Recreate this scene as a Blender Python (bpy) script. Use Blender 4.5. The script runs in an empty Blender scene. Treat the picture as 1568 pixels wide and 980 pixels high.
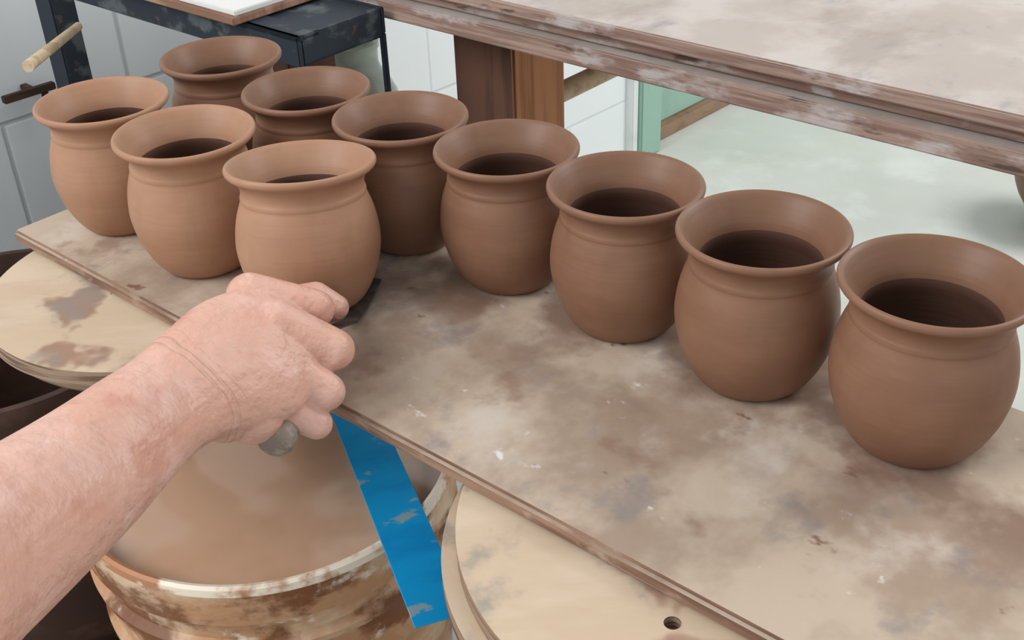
import bpy, bmesh, math, random
from mathutils import Vector, Matrix
random.seed(4)
D=bpy.data; C=bpy.context
col=C.scene.collection
def lin(c):
    o=[]
    for x in c[:3]:
        x/=255.; o.append(x/12.92 if x<=.04045 else ((x+.055)/1.055)**2.4)
    return tuple(o)+(1,)
# ---------- materials ----------
def mat(name, base, layers=(), rough=.7, bump=None, spec=.3, coat=0, sss=0):
    """layers: (color, scale(xyz), detail, lo, hi, strength)"""
    m=D.materials.new(name); m.use_nodes=True; nt=m.node_tree; N=nt.nodes; L=nt.links
    b=N['Principled BSDF']; b.inputs['Roughness'].default_value=rough
    b.inputs['Specular IOR Level'].default_value=spec
    b.inputs['Coat Weight'].default_value=coat
    if sss:
        b.inputs['Subsurface Weight'].default_value=sss
        b.inputs['Subsurface Radius'].default_value=(.01,.004,.002); b.inputs['Subsurface Scale'].default_value=.5
    tc=N.new('ShaderNodeTexCoord')
    rgb=N.new('ShaderNodeRGB'); rgb.outputs[0].default_value=lin(base); cur=rgb.outputs[0]
    for i,(c,sc,det,lo,hi,st) in enumerate(layers):
        mp=N.new('ShaderNodeMapping'); mp.inputs['Scale'].default_value=sc if hasattr(sc,'__len__') else (sc,sc,sc)
        mp.inputs['Location'].default_value=(i*3.7,i*1.9,i*5.1)
        L.new(tc.outputs['Object'],mp.inputs['Vector'])
        n=N.new('ShaderNodeTexNoise'); n.inputs['Scale'].default_value=1; n.inputs['Detail'].default_value=det
        n.inputs['Roughness'].default_value=.6
        L.new(mp.outputs[0],n.inputs['Vector'])
        r=N.new('ShaderNodeMapRange'); r.inputs['From Min'].default_value=lo; r.inputs['From Max'].default_value=hi
        r.inputs['To Max'].default_value=st; r.interpolation_type='SMOOTHSTEP'
        L.new(n.outputs['Fac'],r.inputs['Value'])
        mx=N.new('ShaderNodeMix'); mx.data_type='RGBA'; L.new(r.outputs[0],mx.inputs['Factor'])
        L.new(cur,mx.inputs[6]); mx.inputs[7].default_value=lin(c); cur=mx.outputs[2]
    L.new(cur,b.inputs['Base Color'])
    if bump:
        sc,det,dist=bump
        mp=N.new('ShaderNodeMapping'); mp.inputs['Scale'].default_value=sc if hasattr(sc,'__len__') else (sc,sc,sc)
        L.new(tc.outputs['Object'],mp.inputs['Vector'])
        n=N.new('ShaderNodeTexNoise'); n.inputs['Scale'].default_value=1; n.inputs['Detail'].default_value=det
        L.new(mp.outputs[0],n.inputs['Vector'])
        bp=N.new('ShaderNodeBump'); bp.inputs['Distance'].default_value=dist; bp.inputs['Strength'].default_value=.8
        L.new(n.outputs['Fac'],bp.inputs['Height']); L.new(bp.outputs[0],b.inputs['Normal'])
    return m
def block_mat(name,base,mortar,dirt):
    m=mat(name,base,[(dirt,2.5,4,.45,.7,.5)],.85)
    nt=m.node_tree;N=nt.nodes;L=nt.links;b=N['Principled BSDF']
    tc=N.new('ShaderNodeTexCoord'); sp=N.new('ShaderNodeSeparateXYZ'); cb=N.new('ShaderNodeCombineXYZ')
    L.new(tc.outputs['Object'],sp.inputs[0]); L.new(sp.outputs[0],cb.inputs[0]); L.new(sp.outputs[2],cb.inputs[1])
    br=N.new('ShaderNodeTexBrick'); br.inputs['Scale'].default_value=1; br.inputs['Brick Width'].default_value=.4
    br.inputs['Row Height'].default_value=.2; br.inputs['Mortar Size'].default_value=.005; br.inputs['Mortar Smooth'].default_value=.8
    br.inputs['Color1'].default_value=(1,1,1,1);br.inputs['Color2'].default_value=(.97,.97,.97,1);br.inputs['Mortar'].default_value=lin(mortar)
    L.new(cb.outputs[0],br.inputs['Vector'])
    src=b.inputs['Base Color'].links[0].from_socket
    mx=N.new('ShaderNodeMix');mx.data_type='RGBA';mx.blend_type='MULTIPLY';mx.inputs['Factor'].default_value=1
    L.new(src,mx.inputs[6]);L.new(br.outputs['Color'],mx.inputs[7]);L.new(mx.outputs[2],b.inputs['Base Color'])
    iv=N.new('ShaderNodeMath');iv.operation='SUBTRACT';iv.inputs[0].default_value=1;L.new(br.outputs['Fac'],iv.inputs[1])
    bp=N.new('ShaderNodeBump');bp.inputs['Distance'].default_value=.0012;L.new(iv.outputs[0],bp.inputs['Height']);L.new(bp.outputs[0],b.inputs['Normal'])
    return m
def clay(name,c1,c2,rough):
    m=mat(name,c1,[(c2,(18,18,45),3,.35,.7,.6),(tuple(x*.9 for x in c1),(60,60,10),4,.5,.75,.3)],rough,spec=.3)
    nt=m.node_tree;N=nt.nodes;L=nt.links;b=N['Principled BSDF']
    tc=N.new('ShaderNodeTexCoord'); mp=N.new('ShaderNodeMapping'); mp.inputs['Scale'].default_value=(3,3,260)
    L.new(tc.outputs['Object'],mp.inputs[0]); n=N.new('ShaderNodeTexNoise'); n.inputs['Scale'].default_value=1;n.inputs['Detail'].default_value=2
    L.new(mp.outputs[0],n.inputs[0]); bp=N.new('ShaderNodeBump'); bp.inputs['Distance'].default_value=.0004;bp.inputs['Strength'].default_value=.55
    L.new(n.outputs['Fac'],bp.inputs['Height']);L.new(bp.outputs[0],b.inputs['Normal'])
    return m
M_pot_l=clay('clay_leather_hard',(164,122,95),(176,135,108),.48)
M_pot_d=clay('clay_damp',(127,91,70),(141,104,82),.44)
M_pot_in=clay('clay_shaded_inside',(86,60,49),(96,69,56),.5)  # shade of the pot throats put into a darker clay colour
M_board=mat('dusty_board',(188,168,148),[((152,128,110),(10,8,10),5,.42,.60,.8),((206,193,180),(16,14,22),5,.52,.70,.6),
   ((132,98,80),(18,20,20),4,.56,.70,.6),((126,121,120),(20,18,20),6,.55,.70,.65),((112,75,58),(24,32,20),4,.655,.71,.8),((228,222,220),(50,50,50),4,.66,.76,.8)],.8,bump=((60,60,60),6,.0008))
nt=M_board.node_tree;N=nt.nodes;L=nt.links;bs=N['Principled BSDF']
tc=N.new('ShaderNodeTexCoord');sp=N.new('ShaderNodeSeparateXYZ');L.new(tc.outputs['Object'],sp.inputs[0])
sb=N.new('ShaderNodeMath');sb.operation='SUBTRACT';L.new(sp.outputs[1],sb.inputs[0]);sb.inputs[1].default_value=.155
ab=N.new('ShaderNodeMath');ab.operation='ABSOLUTE';L.new(sb.outputs[0],ab.inputs[0])
mr=N.new('ShaderNodeMapRange');mr.inputs['From Min'].default_value=.085;mr.inputs['From Max'].default_value=.02;mr.interpolation_type='SMOOTHSTEP';L.new(ab.outputs[0],mr.inputs['Value'])
nz=N.new('ShaderNodeTexNoise');nz.inputs['Scale'].default_value=20;nz.inputs['Detail'].default_value=6;L.new(tc.outputs['Object'],nz.inputs[0])
mr2=N.new('ShaderNodeMapRange');mr2.inputs['From Min'].default_value=.42;mr2.inputs['From Max'].default_value=.58;mr2.inputs['To Max'].default_value=.8;L.new(nz.outputs['Fac'],mr2.inputs['Value'])
ml=N.new('ShaderNodeMath');ml.operation='MULTIPLY';L.new(mr.outputs[0],ml.inputs[0]);L.new(mr2.outputs[0],ml.inputs[1])
mx=N.new('ShaderNodeMix');mx.data_type='RGBA';L.new(ml.outputs[0],mx.inputs['Factor']);L.new(bs.inputs['Base Color'].links[0].from_socket,mx.inputs[6]);mx.inputs[7].default_value=lin((124,95,78));L.new(mx.outputs[2],bs.inputs['Base Color'])
M_edge=mat('board_edge_wood',(156,124,102),[((108,80,66),(8,60,120),4,.4,.62,.85),((190,170,154),(30,30,60),4,.55,.7,.6)],.8,bump=((20,60,120),4,.0012))
M_bat=mat('plywood_bat_face',(198,174,148),[((212,192,168),(8,26,12),4,.4,.65,.7),((148,110,90),(11,11,11),4,.56,.62,.8),((140,134,128),(20,20,25),5,.53,.68,.7),((60,45,38),(60,60,60),3,.74,.80,.8)],.75,bump=((30,120,30),4,.0004))
M_bate=mat('plywood_edge',(158,132,110),[((90,66,52),(10,10,260),3,.45,.6,.8)],.8)
M_shelft=mat('shelf_top_dusty',(184,170,160),[((202,192,185),(10,10,10),6,.42,.62,.7),((158,140,130),(12,7,10),5,.48,.68,.6),((150,148,150),(30,18,18),4,.56,.7,.6)],.8)
M_shelfe=mat('shelf_edge_wood',(172,144,130),[((130,100,88),(7,40,130),4,.40,.6,.8),((202,192,188),(14,14,36),5,.52,.66,.8),((86,72,68),(16,16,70),4,.61,.69,.85)],.8,bump=((10,40,220),4,.0018))
M_postd=mat('post_wood',(104,72,57),[((74,52,42),(45,45,4),4,.4,.65,.8)],.7)
M_postl=mat('post_wood_lit',(196,136,94),[((150,98,66),(70,70,3),4,.4,.62,.8)],.7)  # same post wood, light on its side face put into the colour
M_steel=mat('black_painted_steel',(38,46,54),[((92,98,98),(22,22,30),5,.54,.66,.75),((100,76,58),(40,40,40),4,.62,.70,.6)],.55)
M_wood=mat('raw_wood',(166,130,108),[((126,92,72),(6,60,30),4,.4,.65,.8)],.7)
M_stick=mat('stick_wood',(206,182,150),[((170,142,112),(60,60,60),3,.45,.65,.7)],.7)
M_tile=mat('pale_tile',(222,220,216),[((190,182,175),15,4,.5,.7,.6)],.5)
M_wallshade=block_mat('shaded_block_paint',(210,213,214),(215,215,215),(194,198,200))  # same wall as the white stretch, its shade put into the colour
M_wallw=block_mat('white_block_paint',(234,238,238),(244,244,244),(226,230,230))
M_floor=mat('concrete_floor',(208,208,200),[((194,195,186),2.2,6,.4,.65,.7),((222,223,216),6,4,.5,.7,.6)],.6)
M_green=mat('green_door_paint',(152,184,168),[((132,160,148),(8,8,3),4,.45,.65,.6)],.5)
M_white=mat('white_trim_paint',(225,230,228),[((205,210,206),8,3,.5,.7,.6)],.5)
M_brown=mat('door_kick_wood',(150,124,100),[((125,98,78),(12,12,30),4,.45,.65,.7)],.6)
M_dark=mat('dark_bench_wood',(74,52,42),[((48,34,28),(10,60,60),4,.4,.65,.8)],.8)
M_crate=mat('muddy_crate_wood',(104,76,54),[((66,46,35),(40,8,20),5,.42,.6,.8),((150,120,90),(30,30,30),5,.58,.7,.7)],.8,bump=((80,10,20),4,.002))
M_barrel=mat('brown_barrel_plastic',(66,46,38),[((90,66,54),(14,14,20),4,.5,.68,.7)],.6)
M_bucket=mat('stained_white_plastic',(212,184,154),[((176,126,86),(9,9,13),6,.36,.56,.85),((116,70,42),(14,14,20),6,.46,.58,.92),((230,218,202),(24,24,34),5,.60,.70,.8)],.5,bump=((60,60,90),5,.0012))
M_rimw=mat('bucket_rim_plastic',(236,222,202),[((170,108,66),(16,16,20),5,.46,.57,.92)],.45)
M_slip=mat('clay_slip',(196,157,129),[((216,186,164),(7,7,8),2,.46,.60,.8),((180,141,113),(10,10,12),3,.45,.65,.5)],.10,spec=.6)
M_blue=mat('blue_ruler_enamel',(16,148,206),[((8,120,182),(20,8,8),4,.45,.65,.6),((150,160,146),(46,26,40),5,.60,.66,.75)],.42)
M_skin=mat('skin',(207,158,138),[((224,184,170),(20,20,20),4,.42,.66,.5),((186,122,102),(34,34,34),3,.50,.72,.5),((232,204,194),(60,60,60),3,.62,.75,.3)],.40,spec=.4,sss=.1)
nt=M_skin.node_tree;N=nt.nodes;L=nt.links;bs=N['Principled BSDF']
tc=N.new('ShaderNodeTexCoord')
def noise(s,d):
    n=N.new('ShaderNodeTexNoise');n.inputs['Scale'].default_value=s;n.inputs['Detail'].default_value=d;L.new(tc.outputs['Object'],n.inputs[0]);return n.outputs['Fac']
def mth(op,a,b=None):
    n=N.new('ShaderNodeMath');n.operation=op
    for i,x in enumerate((a,b)):
        if x is None:continue
        if isinstance(x,(int,float)): n.inputs[i].default_value=x
        else: L.new(x,n.inputs[i])
    return n.outputs[0]
dt=N.new('ShaderNodeVectorMath');dt.operation='DOT_PRODUCT';L.new(tc.outputs['Object'],dt.inputs[0]);dt.inputs[1].default_value=(.525,.434,-.73)
dv=mth('ADD',dt.outputs['Value'],mth('MULTIPLY',noise(22,2),.016))
def crease(d0,wd):
    x=mth('ABSOLUTE',mth('SUBTRACT',dv,d0)); r=N.new('ShaderNodeMapRange');r.interpolation_type='SMOOTHSTEP'
    r.inputs['From Min'].default_value=0;r.inputs['From Max'].default_value=wd;L.new(x,r.inputs['Value']);return r.outputs[0]
h=mth('ADD',mth('MULTIPLY',crease(-.043,.0016),.0007),mth('MULTIPLY',crease(-.0475,.0013),.0006))
h=mth('ADD',h,mth('MULTIPLY',crease(-.037,.0012),.0003))
h=mth('ADD',h,mth('MULTIPLY',noise(300,4),.0008))
h=mth('ADD',h,mth('MULTIPLY',noise(70,3),.0034))
bp=N.new('ShaderNodeBump');bp.inputs['Distance'].default_value=1;bp.inputs['Strength'].default_value=.8
L.new(h,bp.inputs['Height']);L.new(bp.outputs[0],bs.inputs['Normal'])
M_handle=mat('worn_tool_handle',(132,116,104),[((160,148,136),(90,90,90),4,.45,.6,.8),((62,48,40),(60,60,60),4,.55,.68,.8)],.55)
M_blade=mat('dark_tool_steel',(60,56,56),[((100,90,82),(60,60,60),4,.5,.7,.7)],.35)
M_jar=mat('green_glazed_glass',(166,178,166),[((186,196,184),(10,10,20),3,.45,.65,.6)],.25,spec=.5)
# ---------- mesh helpers ----------
def mk(name,bm,mats,parent=None,smooth=None,loc=None,rot=None):
    me=D.meshes.new(name); bmesh.ops.recalc_face_normals(bm,faces=bm.faces[:]); bm.to_mesh(me); bm.free()
    for m in (mats if isinstance(mats,(list,tuple)) else [mats]): me.materials.append(m)
    o=D.objects.new(name,me); col.objects.link(o)
    if parent: o.parent=parent
    if loc is not None:o.location=loc
    if rot is not None:o.rotation_euler=rot
    if smooth:
        for p in me.polygons:p.use_smooth=True
        if smooth<180:
            try: me.set_sharp_from_angle(angle=math.radians(smooth))
            except Exception: pass
    return o
def empty(name,loc=(0,0,0),rot=(0,0,0)):
    o=D.objects.new(name,None); col.objects.link(o); o.location=loc;o.rotation_euler=rot;return o
def box(x0,x1,y0,y1,z0,z1,bev=0,bm=None,mi=0,seg=2):
    b=bmesh.new()
    bmesh.ops.create_cube(b,size=1)
    for v in b.verts: v.co=Vector(((x0+x1)/2+v.co.x*(x1-x0),(y0+y1)/2+v.co.y*(y1-y0),(z0+z1)/2+v.co.z*(z1-z0)))
    if bev: bmesh.ops.bevel(b,geom=b.edges[:],offset=bev,segments=seg,affect='EDGES')
    for f in b.faces:f.material_index=mi
    if bm is None:return b
    me=D.meshes.new('t');b.to_mesh(me);b.free();bm.from_mesh(me);D.meshes.remove(me);return bm
def revolve(prof,n=64):
    bm=bmesh.new(); rings=[]
    for r,z in prof:
        if r<1e-6: rings.append([bm.verts.new((0,0,z))])
        else: rings.append([bm.verts.new((r*math.cos(2*math.pi*i/n),r*math.sin(2*math.pi*i/n),z)) for i in range(n)])
    for k,(a,b) in enumerate(zip(rings,rings[1:])):
        for i in range(n):
            j=(i+1)%n
            if len(a)==1 and len(b)==1: continue
            if len(a)==1: f=bm.faces.new((a[0],b[i],b[j]))
            elif len(b)==1: f=bm.faces.new((a[i],a[j],b[0]))
            else: f=bm.faces.new((a[i],a[j],b[j],b[i]))
    return bm
def smoothprof(p,sub=4):
    out=[]
    for i in range(len(p)-1):
        p0=p[max(i-1,0)];p1=p[i];p2=p[i+1];p3=p[min(i+2,len(p)-1)]
        for k in range(sub):
            t=k/sub
            out.append(tuple(.5*((2*p1[d])+(-p0[d]+p2[d])*t+(2*p0[d]-5*p1[d]+4*p2[d]-p3[d])*t*t+(-p0[d]+3*p1[d]-3*p2[d]+p3[d])*t**3) for d in (0,1)))
    out.append(p[-1]); return [(max(r,0),z) for r,z in out]
# ---------- board frame ----------
TH=math.atan2(-.6665,.7455)
A=Vector((-.379,.801,0)); E1=Vector((.7455,-.6665,0)); E2=Vector((.6665,.7455,0))
bm=box(0,1.0,0,.236,-.011,0,.0025)
for f in bm.faces:
    f.material_index=0 if f.normal.z>.7 else 1
ob=mk('ware_board',bm,[M_board,M_edge],loc=A,rot=(0,0,TH))
# pots
out_p=[(.0285,0),(.0305,.001),(.0342,.005),(.0392,.0135),(.0438,.0255),(.0463,.039),(.0461,.050),(.0440,.0615),(.0413,.0695),(.0400,.0730),(.0401,.0745),(.0399,.0762),(.0392,.0780),(.0392,.0810),(.0404,.0846),(.0430,.0878),(.0458,.0900),(.0475,.0917),(.0480,.0936),(.0474,.0952),(.0461,.0958)]
in_p=[(.0461,.0958),(.0438,.0938),(.0402,.0885),(.0369,.0825),(.0349,.0770),(.0344,.0715),(.0368,.0630),(.0400,.0500),(.0402,.0380),(.0380,.0250),(.0330,.0130),(.0250,.0075),(.0100,.0062),(0,.006)]
pots=[(.2152,.5050,1,1.035,1),(.1409,.5700,1,1.022,1),(.0716,.6365,1,1.01,1),(.001,.7003,1,1,1),(-.0715,.7618,1,1,1),(-.1450,.8250,1,1,.99),(-.2218,.899,1,1,1.02),
(-.1300,.6705,0,1.01,1),(-.2166,.7417,0,1.015,1.02),(-.292,.8119,0,1.01,1.01)]
for i,(x,y,dk,s,sz) in enumerate(pots):
    bm=revolve([(0,0)]+smoothprof(out_p,4)[:-1]+smoothprof(in_p,4),72)
    bmesh.ops.recalc_face_normals(bm,faces=bm.faces[:])
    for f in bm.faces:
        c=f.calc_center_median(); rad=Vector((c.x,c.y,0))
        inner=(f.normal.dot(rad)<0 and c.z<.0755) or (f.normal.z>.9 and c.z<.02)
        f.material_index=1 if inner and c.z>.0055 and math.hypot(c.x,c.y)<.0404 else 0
    k=.99*s
    for v in bm.verts:
        a=math.atan2(v.co.y,v.co.x); w=1+.006*math.sin(2*a+i)
        v.co=Vector((v.co.x*k*w,v.co.y*k*w,v.co.z*sz*s))
    if i==7:  # the pot being pried off the board leans away on its far foot
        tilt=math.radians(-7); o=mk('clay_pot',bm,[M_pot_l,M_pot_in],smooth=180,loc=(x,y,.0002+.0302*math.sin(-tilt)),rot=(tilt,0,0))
    else:
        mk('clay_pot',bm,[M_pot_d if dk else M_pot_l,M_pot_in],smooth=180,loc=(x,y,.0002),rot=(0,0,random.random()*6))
# bats
def bat(cx,cy,r,ztop,th,hole=None,rot=0):
    bm=bmesh.new(); n=96
    vs=[bm.verts.new((r*math.cos(2*math.pi*i/n),r*math.sin(2*math.pi*i/n),0)) for i in range(n)]
    es=[bm.edges.new((vs[i],vs[(i+1)%n])) for i in range(n)]
    for h in (hole or []):
        hv=[bm.verts.new((h[0]+.0042*math.cos(2*math.pi*i/20),h[1]+.0042*math.sin(2*math.pi*i/20),0)) for i in range(20)]
        es+=[bm.edges.new((hv[i],hv[(i+1)%20])) for i in range(20)]
    bmesh.ops.triangle_fill(bm,use_beauty=True,edges=es)
    fs=bm.faces[:]
    r2=bmesh.ops.extrude_face_region(bm,geom=fs)
    for g in r2['geom']:
        if isinstance(g,bmesh.types.BMVert): g.co.z-=th
    bmesh.ops.recalc_face_normals(bm,faces=bm.faces[:])
    for f in bm.faces: f.material_index=0 if abs(f.normal.z)>.7 else 1
    return mk('plywood_bat',bm,[M_bat,M_bate],loc=(cx,cy,ztop),rot=(0,0,rot))
bat(-.255,.735,.118,-.0115,.011)
bat(-.250,.742,.117,-.0230,.011,rot=1)
bat(.114,.458,.148,-.0115,.011,[(.069-.114,.386-.458),(.045,.072)])
bat(.105,.452,.147,-.0230,.011,rot=2)
# platform + bench frame below
e=empty('wooden_platform',A,(0,0,TH))
bm=bmesh.new()
for k in range(7): box(-.60,1.05,-.47+k*.11,-.47+k*.11+.104,-.722,-.70,.003,bm)
for s in (-.58,.2,.98): box(s,s+.05,-.47,.294,-.75,-.722,.003,bm)
mk('planks',bm,M_crate,e)
e=empty('bench_frame',A,(0,0,TH))
bm=bmesh.new()
for t in (.075,.195): box(-.03,.98,t,t+.03,-.078,-.0342,.002,bm)
mk('rails',bm,M_dark,e)
bm=bmesh.new()
for s in (-.03,.93):
    for t in (.075,.195): box(s,s+.035,t,t+.03,-.70,-.078,.002,bm)
    box(s+.005,s+.03,.105,.195,-.5,-.46,.002,bm)
mk('legs',bm,M_dark,e)
# barrel
bm=revolve([(0,0),(.14,0),(.15,.01),(.158,.10),(.162,.11),(.162,.125),(.160,.13),(.168,.36),(.176,.365),(.178,.44),(.176,.45),(.168,.45),(.160,.36),(.145,.02),(0,.015)],64)
mk('plastic_barrel',bm,M_barrel,smooth=40,loc=(-.56,1.075,-.70))
# upper shelf
e=empty('storage_shelf',A,(0,0,TH))
def plank(s0,s1,t0,t1,z0,z1):
    bm=box(s0,s1,t0,t1,z0,z1,.0015)
    for f in bm.faces:f.material_index=0 if f.normal.z>.7 else 1
    return bm
mk('lower_panel',plank(-.45,1.05,.492,1.1,.018,.038),[M_shelft,M_shelfe],e)
mk('middle_panel',plank(-.45,1.05,.503,1.1,.0400,.051),[M_shelft,M_shelfe],e)
mk('upper_panel',plank(-.45,1.05,.489,1.1,.0530,.066),[M_shelft,M_shelfe],e)
bm=bmesh.new()
box(-.064,.025,.56,.649,-.75,.018,.003,bm)
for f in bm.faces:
    f.material_index=1 if f.normal.x>.5 else 0  # one side gets the painted-in lit tone, the others the darker one
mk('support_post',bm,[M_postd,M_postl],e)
bm=bmesh.new()
box(.92,1.009,1.0,1.09,-.75,.018,.003,bm);box(-.44,-.36,.56,.64,-.75,.018,.003,bm);box(.92,1.009,.56,.649,-.75,.018,.003,bm)
mk('rear_posts',bm,[M_postd],e)
bm=bmesh.new(); bmesh.ops.create_cone(bm,segments=24,radius1=.012,radius2=.012,depth=.15,cap_ends=True)
mk('peg',bm,M_stick,e,smooth=40,loc=(.004,.724,-.098),rot=(math.pi/2,0,0))
# steel stand
S0=-.082
e=empty('steel_stand',A,(0,0,TH))
bm=bmesh.new()
L0=-.565
box(L0,S0,.36,.366,.004,.036,.001,bm); box(L0,S0,.36,.39,.030,.036,.001,bm)
box(L0,S0,.474,.48,.008,.036,.001,bm)
box(S0-.03,S0,.366,.474,.006,.035,.001,bm); box(L0,L0+.03,.366,.474,.006,.035,.001,bm)
box(S0-.16,S0-.002,.368,.474,.004,.034,.001,bm)
mk('angle_frame',bm,M_steel,e)
bm=bmesh.new()
box(L0-.012,L0+.026,.352,.385,-.75,.22,.002,bm)
box(S0-.006,S0,.474,.48,-.75,.008,.001,bm); box(S0-.012,S0-.004,.3665,.376,-.75,.008,.001,bm)
mk('legs',bm,M_steel,e)
bm=box(L0+.14,S0-.08,.346,.472,.0365,.044,.001)
mk('wood_top',bm,M_wood,e)
bm=box(-.262,-.165,.352,.44,.0442,.050,.001); mk('tile',bm,M_tile,e)
bm=bmesh.new(); bmesh.ops.create_cone(bm,segments=20,radius1=.0065,radius2=.005,depth=.17,cap_ends=True)
st=mk('wooden_dowel',bm,M_stick,smooth=40)
a_=Vector((-.508,1.223,-.014)); b_=Vector((-.506,1.383,-.024))
st.location=(a_+b_)/2; st.rotation_euler=(b_-a_).to_track_quat('Z','Y').to_euler()
# jar and stool
prof_j=[(0,0),(.060,0),(.070,.006),(.074,.03),(.074,.085),(.070,.105),(.060,.125),(.050,.140),(.046,.150),(.046,.172),(.049,.175),(.049,.184),(.046,.186),(.042,.184),(.042,.15),(.066,.09),(.068,.03),(0,.012)]
bm=revolve(prof_j,48); mk('glass_jar',bm,M_jar,smooth=50,loc=(-.226,1.66,-.3295))
e=empty('round_stool',(-.226,1.66,-.75))
bm=revolve([(0,.39),(.09,.39),(.095,.396),(.095,.414),(.09,.42),(0,.42)],40); mk('seat',bm,M_dark,e,smooth=40)
bm=bmesh.new()
for k in range(4):
    a=k*math.pi/2+.4; b=box(-.012,.012,-.012,.012,0,.39,.002)
    me=D.meshes.new('t')
    for v in b.verts: v.co.x+=math.cos(a)*(.065+.02*(1-v.co.z/.39)); v.co.y+=math.sin(a)*(.065+.02*(1-v.co.z/.39))
    b.to_mesh(me); bm.from_mesh(me); b.free()
mk('legs',bm,M_dark,e)
# bucket
e=empty('slip_bucket',(-.198,.728,-.5256)); e.scale=(.97,.97,1)
pb=[(0,0),(.128,0),(.131,.004),(.1425,.245),(.1485,.247),(.1490,.253),(.1430,.256),(.1445,.290),(.1515,.292),(.1525,.298),(.1455,.302),(.1462,.318),(.1525,.322),(.1535,.350),(.1530,.356),(.1505,.3580),(.1470,.3565),(.1455,.350),(.142,.25),(.127,.006),(0,.005)]
bm=revolve(pb,96)
for f in bm.faces:
    z=f.calc_center_median().z
    f.material_index=1 if z>.352 else 0
mk('body',bm,[M_bucket,M_rimw],e,smooth=35)
bm=revolve([(0,.336),(.08,.3362),(.1447,.3358),(.1435,.31),(0,.31)],72); mk('slip',bm,M_slip,e,smooth=40)
# crate
e=empty('wooden_crate',(-.27,.73,-.70),(0,0,TH))
bm=bmesh.new()
for k in range(4): box(-.085,.27,-.22+k*.11,-.22+k*.11+.105,.149,.1740,.003,bm)
for s in (-.08,.235): box(s,s+.03,-.22,.215,0,.149,.003,bm)
for s in (-.22,.19):
    box(-.05,.235,s,s+.022,.01,.065,.002,bm); box(-.05,.235,s,s+.022,.08,.14,.002,bm)
mk('slats',bm,M_crate,e)
# blue ruler
p1=Vector((-.057,.554,0));p2=Vector((-.163,.868,0)); dd=(p2-p1); Lr=dd.length
bm=box(0,Lr,-.0187,.0187,0,.0016,.0004,seg=1)
mk('blue_ruler',bm,M_blue,loc=(-.0535,.5420,-.1672),rot=(0,0,math.atan2(dd.y,dd.x)))
# ---------- room ----------
bm=box(-4,5,-2,7,-.80,-.75); mk('floor',bm,M_floor)
WA=math.atan2(.7175,.6965); WO=(.332-.049,2.58-.050,0)
bm=box(-3.2,-.835,0,.15,-.75,2.2); o=mk('wall_back',bm,M_wallshade,loc=WO,rot=(0,0,WA))
bm=box(-.835,0,0,.15,-.75,2.2); o=mk('wall_back_lit',bm,M_wallw,loc=WO,rot=(0,0,WA));  # lit stretch of the same wall
bm=bmesh.new(); box(-1.40,-1.325,-.030,-.020,-.163,-.153,.001,bm); box(-1.362,-1.352,-.021,.001,-.163,-.153,.001,bm); box(-1.345,-1.337,-.029,-.021,-.20,-.160,.001,bm)
mk('wall_hook',bm,M_dark,loc=WO,rot=(0,0,WA))
e=empty('door_1',WO,(0,0,WA))
bm=bmesh.new(); box(.0,.022,-.02,.15,-.75,1.4,.003,bm); mk('jamb_white',bm,M_white,e)
bm=bmesh.new(); box(.022,.10,-.03,.15,-.75,1.4,.004,bm); box(1.0,1.08,-.03,.15,-.75,1.4,.004,bm); box(.10,1.0,-.03,.15,1.3,1.4,.004,bm)
mk('frame',bm,M_green,e)
bm=bmesh.new(); box(.10,1.0,.02,.06,-.71,1.3,.003,bm); box(.2,.9,.012,.02,-.5,.2,.006,bm); box(.2,.9,.012,.02,.35,1.15,.006,bm); mk('panel',bm,M_green,e)
bm=box(.10,1.0,.005,.06,-.75,-.71,.004); mk('kick_rail',bm,M_brown,e)
bm=box(1.08,4.0,0,.15,-.75,2.2); mk('wall_right',bm,M_wallw,loc=WO,rot=(0,0,WA))
bm=revolve(smoothprof([(0,0),(.05,0),(.06,.02),(.10,.08),(.118,.13),(.122,.14),(.116,.142),(.11,.13),(.09,.08),(.04,.03),(0,.028)],3),48)
mk('clay_bowl',bm,M_pot_d,smooth=180,loc=(1.135,2.10,-.75))
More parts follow.
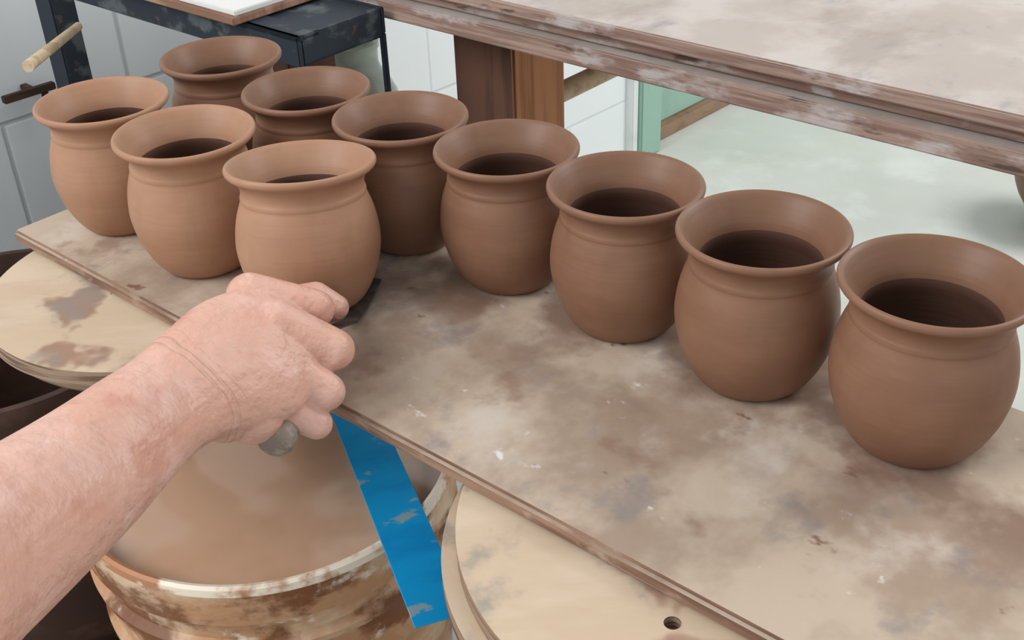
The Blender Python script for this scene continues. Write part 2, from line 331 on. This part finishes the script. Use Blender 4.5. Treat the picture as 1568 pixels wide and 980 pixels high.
# ---------- hand ----------
R3=Matrix(((.9991,.0422,0),(-.0223,.529,-.8483),(-.0358,.8476,.5295)))
HM=Matrix.Translation((-.1427,.5513,.0368))@R3.to_4x4()
bm=bmesh.new()
def sphere(c,r,sc=(1,1,1)):
    m=Matrix.Translation(c)@Matrix.Diagonal((sc[0],sc[1],sc[2],1))
    bmesh.ops.create_uvsphere(bm,u_segments=20,v_segments=12,radius=r,matrix=m)
def cone(a,b,ra,rb):
    a=Vector(a);b=Vector(b);d=b-a
    q=d.to_track_quat('Z','Y').to_matrix().to_4x4()
    bmesh.ops.create_cone(bm,cap_ends=True,segments=20,radius1=ra,radius2=rb,depth=d.length,matrix=Matrix.Translation((a+b)/2)@q)
def chain(pts):
    for (p,r) in pts: sphere(p,r)
    for (p,r),(q,s) in zip(pts,pts[1:]): cone(p,q,r,s)
def loft(secs,side,n=28):
    side=Vector(side).normalized(); rings=[]
    S=[]
    for i in range(len(secs)-1):
        p=[secs[max(i-1,0)],secs[i],secs[i+1],secs[min(i+2,len(secs)-1)]]
        for k in range(4):
            t=k/4; S.append([.5*(2*p[1][d]+(-p[0][d]+p[2][d])*t+(2*p[0][d]-5*p[1][d]+4*p[2][d]-p[3][d])*t*t+(-p[0][d]+3*p[1][d]-3*p[2][d]+p[3][d])*t**3) for d in range(5)])
    S.append(list(secs[-1]))
    for i,s in enumerate(S):
        c=Vector(s[:3]); nx=Vector(S[min(i+1,len(S)-1)][:3]); pv=Vector(S[max(i-1,0)][:3]); T=(nx-pv).normalized()
        u=(side-T*side.dot(T)).normalized(); w=T.cross(u)
        rings.append([bm.verts.new(c+u*s[3]*math.cos(2*math.pi*k/n)+w*s[4]*math.sin(2*math.pi*k/n)) for k in range(n)])
    for a,b in zip(rings,rings[1:]):
        for k in range(n): bm.faces.new((a[k],a[(k+1)%n],b[(k+1)%n],b[k]))
    bm.faces.new(rings[0][::-1]); bm.faces.new(rings[-1])
side=(-.48,.83,-.28)
loft([(-.22,-.21,.36,.045,.042),(-.103,-.102,.24,.0415,.038),(-.085,-.080,.18,.0385,.035),(-.0635,-.054,.115,.0340,.029),(-.046,-.032,.078,.0300,.0235),(-.0365,-.0215,.058,.0290,.020),(-.025,-.012,.042,.0330,.0195),(-.009,-.002,.023,.0400,.0195),(.004,.005,.011,.0400,.0185),(.013,.008,.004,.0365,.0160),(.0195,.0095,-.001,.0330,.0130),(.0235,.0095,-.005,.028,.010)],side)
fingers={
'index':[((-.0085,.0360,-.009),.0137),((.0275,.0288,-.018),.0114),((.022,.024,-.043),.0095),((.004,.020,-.050),.0080)],
'middle':[((.0095,.0205,.0075),.0134),((.0410,.0055,-.001),.0120),((.035,.004,-.030),.0098),((.016,.003,-.042),.0083)],
'ring':[((.0150,-.0026,.0125),.0125),((.0378,-.0180,.006),.0109),((.032,-.0180,-.020),.0092),((.012,-.017,-.030),.0078)],
'pinky':[((.0110,-.0235,.014),.0118),((.0325,-.0360,.006),.0090),((.029,-.035,-.012),.0078),((.014,-.034,-.019),.0068)],
'thumb':[((-.030,.000,.030),.014),((-.016,.018,-.016),.0135),((.002,.030,-.040),.0115),((.022,.036,-.052),.0098),((.034,.030,-.056),.0080)]}
for k,v in fingers.items(): chain(v)
sphere((.000,-.030,.024),.016,(1.1,1,1)); sphere((-.012,-.029,.036),.015)
hand=mk('hand',bm,M_skin,smooth=180)
hand.name='hand_and_forearm'; hand.matrix_world=HM
m=hand.modifiers.new('r','REMESH');m.mode='VOXEL';m.voxel_size=.0011;m.use_smooth_shade=True
m=hand.modifiers.new('s','SMOOTH');m.factor=.5;m.iterations=3
# tool
e=empty('putty_knife'); e.matrix_world=HM
def tube(name,pts,mt,n=20):
    b=bmesh.new(); rings=[]
    for i,(p,r) in enumerate(pts):
        T=(Vector(pts[min(i+1,len(pts)-1)][0])-Vector(pts[max(i-1,0)][0])).normalized()
        u=(Vector((1,0,0))-T*T.x).normalized(); w=T.cross(u)
        rings.append([b.verts.new(Vector(p)+u*r*math.cos(2*math.pi*k/n)+w*r*math.sin(2*math.pi*k/n)) for k in range(n)])
    for a,c in zip(rings,rings[1:]):
        for k in range(n): b.faces.new((a[k],a[(k+1)%n],c[(k+1)%n],c[k]))
    b.faces.new(rings[0][::-1]);b.faces.new(rings[-1])
    return mk(name,b,mt,e,smooth=60)
q0=Vector((.0115,-.0445,.020)); q1=Vector((.0306,.0163,-.040)); dq=(q1-q0)
tube('handle',[(q0-dq*.06,.005),(q0-dq*.045,.008),(q0,.0108),(q0+dq*.05,.0110),(q0+dq*.3,.0098),(q0+dq*.8,.0092),(q0+dq*.97,.0088),(q1,.006)],M_handle)
b=bmesh.new()
pts=[(q1,.004),(Vector((.0380,.0215,-.090)),.0045),(Vector((.0425,.032,-.109)),.005),(Vector((.0505,.0500,-.133)),.0028)]
up=Vector((-.0,.8476,.5295)); rings=[]
for i,(p,w) in enumerate(pts):
    T=(pts[min(i+1,3)][0]-pts[max(i-1,0)][0]).normalized(); s=T.cross(up).normalized(); nn=s.cross(T)
    rings.append([b.verts.new(p+s*w*a+nn*.0007*c) for a,c in ((1,1),(-1,1),(-1,-1),(1,-1))])
for a,c in zip(rings,rings[1:]):
    for k in range(4): b.faces.new((a[k],a[(k+1)%4],c[(k+1)%4],c[k]))
b.faces.new(rings[0][::-1]);b.faces.new(rings[-1])
mk('blade',b,M_blade,e)
# ---------- lights ----------
w=D.worlds.new('World'); C.scene.world=w; w.use_nodes=True
w.node_tree.nodes['Background'].inputs[0].default_value=(.91,.965,1,1); w.node_tree.nodes['Background'].inputs[1].default_value=.78
def area(name,loc,tgt,size,power,colr):
    l=D.lights.new(name,'AREA'); l.shape='RECTANGLE'; l.size=size[0]; l.size_y=size[1]; l.energy=power; l.color=colr
    o=D.objects.new(name,l); col.objects.link(o); o.location=loc; o.rotation_euler=(Vector(tgt)-Vector(loc)).to_track_quat('-Z','Y').to_euler()
area('window_light_left',(-1.5,.1,1.3),(-.1,.8,-.1),(1.1,1.0),32,(.96,.98,1))
area('doorway_light',(2.4,1.6,1.6),(.8,2.2,-.7),(1.2,1.5),46,(1,1,.99))
# ---------- camera ----------
cd=D.cameras.new('camera'); cam=D.objects.new('camera',cd); col.objects.link(cam); C.scene.camera=cam
cam.matrix_world=Matrix.Translation((0,0,.4))@R3.to_4x4()
cd.sensor_width=36; cd.lens=36*1785.6/1568; cd.clip_start=.01
C.scene.view_settings.view_transform='Standard'
